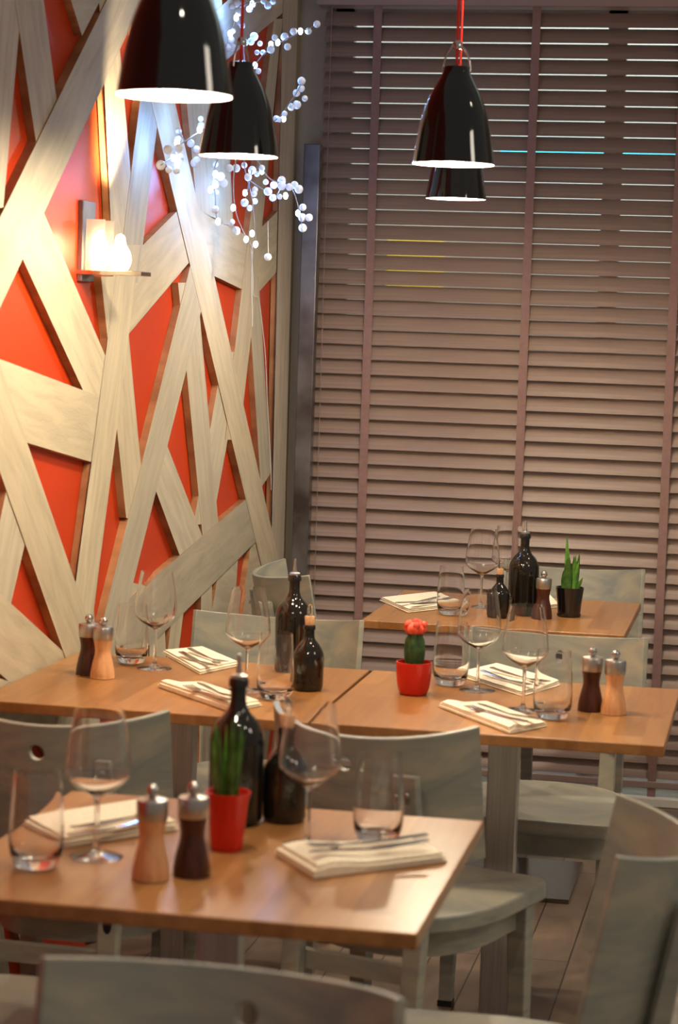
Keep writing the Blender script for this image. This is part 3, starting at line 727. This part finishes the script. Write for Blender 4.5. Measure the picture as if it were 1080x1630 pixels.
# ------------------------------------------------------------------ napkins and cutlery
def napkin(corners, label, thick=.013, roll=0):
    """four corner pixels, in order round the cloth; a folded stack of layers with a rounded fold on the first edge"""
    P4 = [on_z(x, y, .7505) for x, y in corners]
    cx = sum((q.x for q in P4))/4; cy = sum((q.y for q in P4))/4
    bm = bmesh.new()
    def bil(u, v):
        a = P4[0].lerp(P4[1], u); b = P4[3].lerp(P4[2], u); q = a.lerp(b, v); return q.x-cx, q.y-cy
    nl = 3; lt = thick/nl; rn = random.Random(len(label))
    for l in range(nl):
        i0 = .012*l*rn.uniform(.2, 1.4); i1 = .02*l*rn.uniform(0, 1.3)
        nu, nv = 14, 8; top = {}; bot = {}
        for i in range(nu+1):
            for j in range(nv+1):
                u = i0 + (1-i0-i1)*i/nu; v = i1 + (1-i1-i0)*j/nv
                x, y = bil(u, v)
                e = min(i, nu-i, j, nv-j)
                wob = .0012*math.sin(3.1*u+2.3*l)*math.cos(2.7*v+l)
                dz = (0 if e else -.3*lt)
                top[i, j] = bm.verts.new((x, y, .0006+lt*(l+1) - .0003 + dz + abs(wob)*(1 if e else 0) + roll*.012*math.exp(-((v-.16)/.16)**2)))
                bot[i, j] = bm.verts.new((x, y, .0006+lt*l + (0 if e else .25*lt)))
        for i in range(nu):
            for j in range(nv):
                bm.faces.new((top[i, j], top[i+1, j], top[i+1, j+1], top[i, j+1]))
                bm.faces.new((bot[i, j], bot[i, j+1], bot[i+1, j+1], bot[i+1, j]))
        lp = [(i, 0) for i in range(nu)] + [(nu, j) for j in range(nv)] + [(i, nv) for i in range(nu, 0, -1)] + [(0, j) for j in range(nv, 0, -1)]
        for k in range(len(lp)):
            a, b = lp[k], lp[(k+1) % len(lp)]; bm.faces.new((top[a], bot[a], bot[b], top[b]))
    o = link('napkin', bm, M_napkin, None, True); o.location = (cx, cy, .7498)
    tag(o, label, 'napkin', 'folded cream napkins'); return o
def cutlery(kind, p0, p1, z, label, grp):
    a = on_z(p0[0], p0[1], z); b = on_z(p1[0], p1[1], z); d = (b-a); rz = math.atan2(d.y, d.x)
    L = .20
    bm = bmesh.new()
    if kind == 'knife':
        pts = [(-.1, -.005), (-.098, -.007), (-.03, -.0062), (.0, -.0035), (.02, -.006), (.06, -.0095), (.085, -.008), (.1, .002), (.09, .0045), (.0, .0040), (-.03, .0062), (-.098, .007), (-.1, .005)]
        prism(bm, pts, 0, .0022)
    else:
        prism(bm, [(-.1, -.004), (-.098, -.0065), (-.05, -.005), (.0, -.003), (.04, -.003), (.05, -.009), (.062, -.0115), (.066, -.0115), (.066, .0115), (.062, .0115), (.05, .009), (.04, .003), (0, .003), (-.05, .005), (-.098, .0065), (-.1, .004)], 0, .0022)
        for k in range(4):
            y = -.0115 + k*.0066
            prism(bm, [(.066, y), (.095, y+.0008), (.1, y+.0016), (.095, y+.0026), (.066, y+.0032)], 0, .0020)
    for v in bm.verts: v.co.z += .006*(v.co.x/.1)**2 * (1 if v.co.x < 0 else .9)
    o = link(kind, bm, M_chrome, None, False, bevel=.0006)
    c = (a+b)/2; o.location = (c.x, c.y, z); o.rotation_euler = (0, 0, rz)
    tag(o, label, kind, grp); return o
napkin([(33, 1314), (98, 1351), (284, 1322), (225, 1284)], 'folded cream napkin at left on the nearest table, behind the mills', .016)
napkin([(438, 1362), (500, 1400), (714, 1372), (655, 1346)], 'folded cream napkin at the right front of the nearest table', .016, .6)
napkin([(258, 1040), (318, 1074), (383, 1060), (322, 1034)], 'folded cream napkin at the back of the left middle table', .011)
napkin([(251, 1094), (366, 1134), (418, 1124), (320, 1091)], 'folded cream napkin at the front edge of the left middle table', .012, .6)
napkin([(728, 1076), (832, 1109), (896, 1090), (790, 1061)], 'folded cream napkin at the back of the cactus table', .011)
napkin([(699, 1126), (812, 1169), (872, 1157), (774, 1122)], 'folded cream napkin at the front edge of the cactus table', .012, .6)
napkin([(604, 956), (650, 976), (736, 966), (694, 946)], 'folded cream napkin at the left of the farthest table', .012)
napkin([(830, 955), (856, 972), (890, 967), (872, 947)], 'cream napkin mostly hidden behind the far mill and black pot', .012)
Gk, Gf = 'table knives on the napkins', 'table forks on the napkins'
Z = .7668
cutlery('knife', (100, 1338), (262, 1300), Z+.002, 'steel knife on the left napkin of the nearest table', Gk)
cutlery('fork', (110, 1325), (262, 1290), Z+.002, 'steel fork on the left napkin of the nearest table', Gf)
cutlery('knife', (700, 1342), (470, 1364), Z+.009, 'steel knife lying on the right napkin of the nearest table', Gk)
cutlery('fork', (690, 1334), (480, 1352), Z+.004, 'steel fork behind the roll of the right napkin, nearest table', Gf)
Z = .7645
cutlery('knife', (282, 1040), (352, 1066), Z, 'steel knife on the back napkin of the left middle table', Gk)
cutlery('fork', (300, 1036), (360, 1058), Z, 'steel fork on the back napkin of the left middle table', Gf)
cutlery('knife', (400, 1122), (300, 1086), Z+.003, 'steel knife on the front napkin of the left middle table', Gk)
cutlery('fork', (385, 1125), (282, 1089), Z+.003, 'steel fork on the front napkin of the left middle table', Gf)
cutlery('knife', (760, 1070), (860, 1097), Z, 'steel knife on the back napkin of the cactus table', Gk)
cutlery('fork', (778, 1066), (876, 1090), Z, 'steel fork on the back napkin of the cactus table', Gf)
cutlery('knife', (860, 1150), (760, 1124), Z+.003, 'steel knife on the front napkin of the cactus table', Gk)
cutlery('fork', (845, 1156), (738, 1125), Z+.003, 'steel fork on the front napkin of the cactus table', Gf)
cutlery('knife', (628, 964), (700, 953), Z+.001, 'steel knife on the left napkin of the farthest table', Gk)
cutlery('fork', (650, 966), (728, 955), Z+.001, 'steel fork on the left napkin of the farthest table', Gf)

# ------------------------------------------------------------------ lit berry branch on the lattice
Y0 = on_x(385, 200, -1.50).y
def B(zx, zy, push=0):
    px, py = 200+zx/3.176, zy/3.176
    q = on_x(px, py, -1.50+push) if px < 385 else on_y(px, py, Y0+push*2)
    return q
br = thing('berry_light_branch', 'white-berry branch with blue-white lights hanging on the lattice behind a pendant', 'string light')
twigs = [[(590, -60), (575, 30), (540, 150), (505, 235)], [(575, 30), (600, 300), (610, 600), (600, 830), (640, 1000), (660, 1235)],
 [(600, 600), (560, 800), (545, 940), (560, 1080), (600, 1180), (640, 1250), (645, 1334)],
 [(605, 420), (660, 320), (740, 240), (880, 165), (960, 130)], [(610, 640), (755, 610), (830, 520), (865, 470), (890, 410)],
 [(600, 500), (480, 600), (400, 650), (300, 715), (265, 750), (245, 840)], [(600, 700), (690, 850), (740, 910), (830, 940), (865, 1010), (880, 1080), (895, 1150)],
 [(580, 650), (455, 830), (455, 1000), (468, 1120), (540, 1135), (560, 1166)], [(575, 30), (660, 10), (745, 5)], [(300, 715), (268, 665)], [(245, 790), (178, 835)],
 [(600, 830), (620, 900), (700, 960)], [(790, 930), (760, 1000)], [(640, 860), (602, 1025)]]
for tw in twigs:
    bm = bmesh.new(); pts = [B(*q) for q in tw]
    sp = [tuple(v) for v in pts]; sp = smooth_prof(sp, 4)
    tube(bm, sp, .0016, 6, [.0022*(1-.6*i/len(sp)) for i in range(len(sp))]); link('twig', bm, M_twig, br, True)
bm = bmesh.new(); wp = [tuple(on_x(x, y, WX+.006)) for x, y in [(400, 395), (403, 440), (404, 470), (412, 476), (418, 520), (423, 570), (426, 640), (431, 730), (432, 780)]]
tube(bm, smooth_prof(wp, 4), .0013, 6); link('lead_wire', bm, M_wire, br, True)
bm = bmesh.new(); tube(bm, smooth_prof([tuple(on_x(x, y, WX+.004)) for x, y in [(403, 385), (401, 430), (402, 520)]], 3), .0015, 6); link('lead_wire', bm, M_wire, br, True)
bm = bmesh.new(); tube(bm, [B(720, 1120), B(722, 1290)], .0008, 5); link('lead_wire', bm, M_wire, br, True)
berries = [(968,122),(925,158),(850,160),(820,237),(805,185),(755,190),(735,250),(680,220),(650,185),(635,210),(665,265),(695,265),(672,360),(605,215),
 (890,410),(888,447),(865,470),(907,498),(867,530),(838,540),(805,575),(780,605),(762,600),
 (540,30),(560,15),(590,25),(628,45),(645,20),(720,27),(745,8),(700,5),(575,60),(590,130),(575,115),(545,155),(535,200),(540,240),(515,240),
 (268,665),(265,700),(268,750),(215,757),(240,800),(275,800),(178,835),(218,858),(257,862),(380,600),(383,635),(330,725),(358,755),(360,810),(350,825),
 (455,830),(455,935),(458,975),(482,892),(497,925),(455,1060),(540,1122),(560,1166),(525,850),(560,850),(600,835),(620,895),(655,958),(602,1025),(628,1052),(655,1018),(650,980),
 (665,880),(690,850),(710,920),(720,968),(750,935),(745,1000),(780,995),(790,940),(790,912),(830,945),(855,935),(877,957),(897,1048),(895,1100),(928,1100),(896,1152),(720,1300),(640,860)]
leds = [(885,158),(770,215),(655,330),(260,722),(262,832),(375,655),(455,880),(468,1120),(605,975),(658,1235),(610,1210),(810,990),(872,1078),(800,600),(560,90),(530,170),(640,20),(735,225),(690,865),(640,1180),(430,960),(545,1050)]
rb = random.Random(11)
bm = bmesh.new(); ball(bm, (0, 0, 0), .0098, 12, 8)
b0 = link('berry', bm, M_berry, br, True)
for i, q in enumerate(berries):
    o = b0 if i == 0 else b0.copy()
    if i: COL.objects.link(o); o.parent = br
    o.location = B(q[0], q[1], rb.uniform(-.01, .02)); s = rb.uniform(.75, 1.25); o.scale = (s, s, s)
bm = bmesh.new(); ball(bm, (0, 0, 0), .0068, 10, 6, (1, 1, 1.4))
l0 = link('diode', bm, M_led, br, True)
for i, q in enumerate(leds):
    o = l0 if i == 0 else l0.copy()
    if i: COL.objects.link(o); o.parent = br
    o.location = B(q[0], q[1], .012)
for q in [(600, 60), (770, 215), (265, 760), (375, 640), (455, 900), (610, 960), (660, 1200), (800, 970), (655, 330)]:
    l = bpy.data.lights.new('branch_light', 'POINT'); l.energy = 1.15; l.color = (.20, .44, 1); l.shadow_soft_size = .012
    lo = bpy.data.objects.new('branch_light', l); COL.objects.link(lo); lo.parent = br; lo.location = B(q[0], q[1], .012)
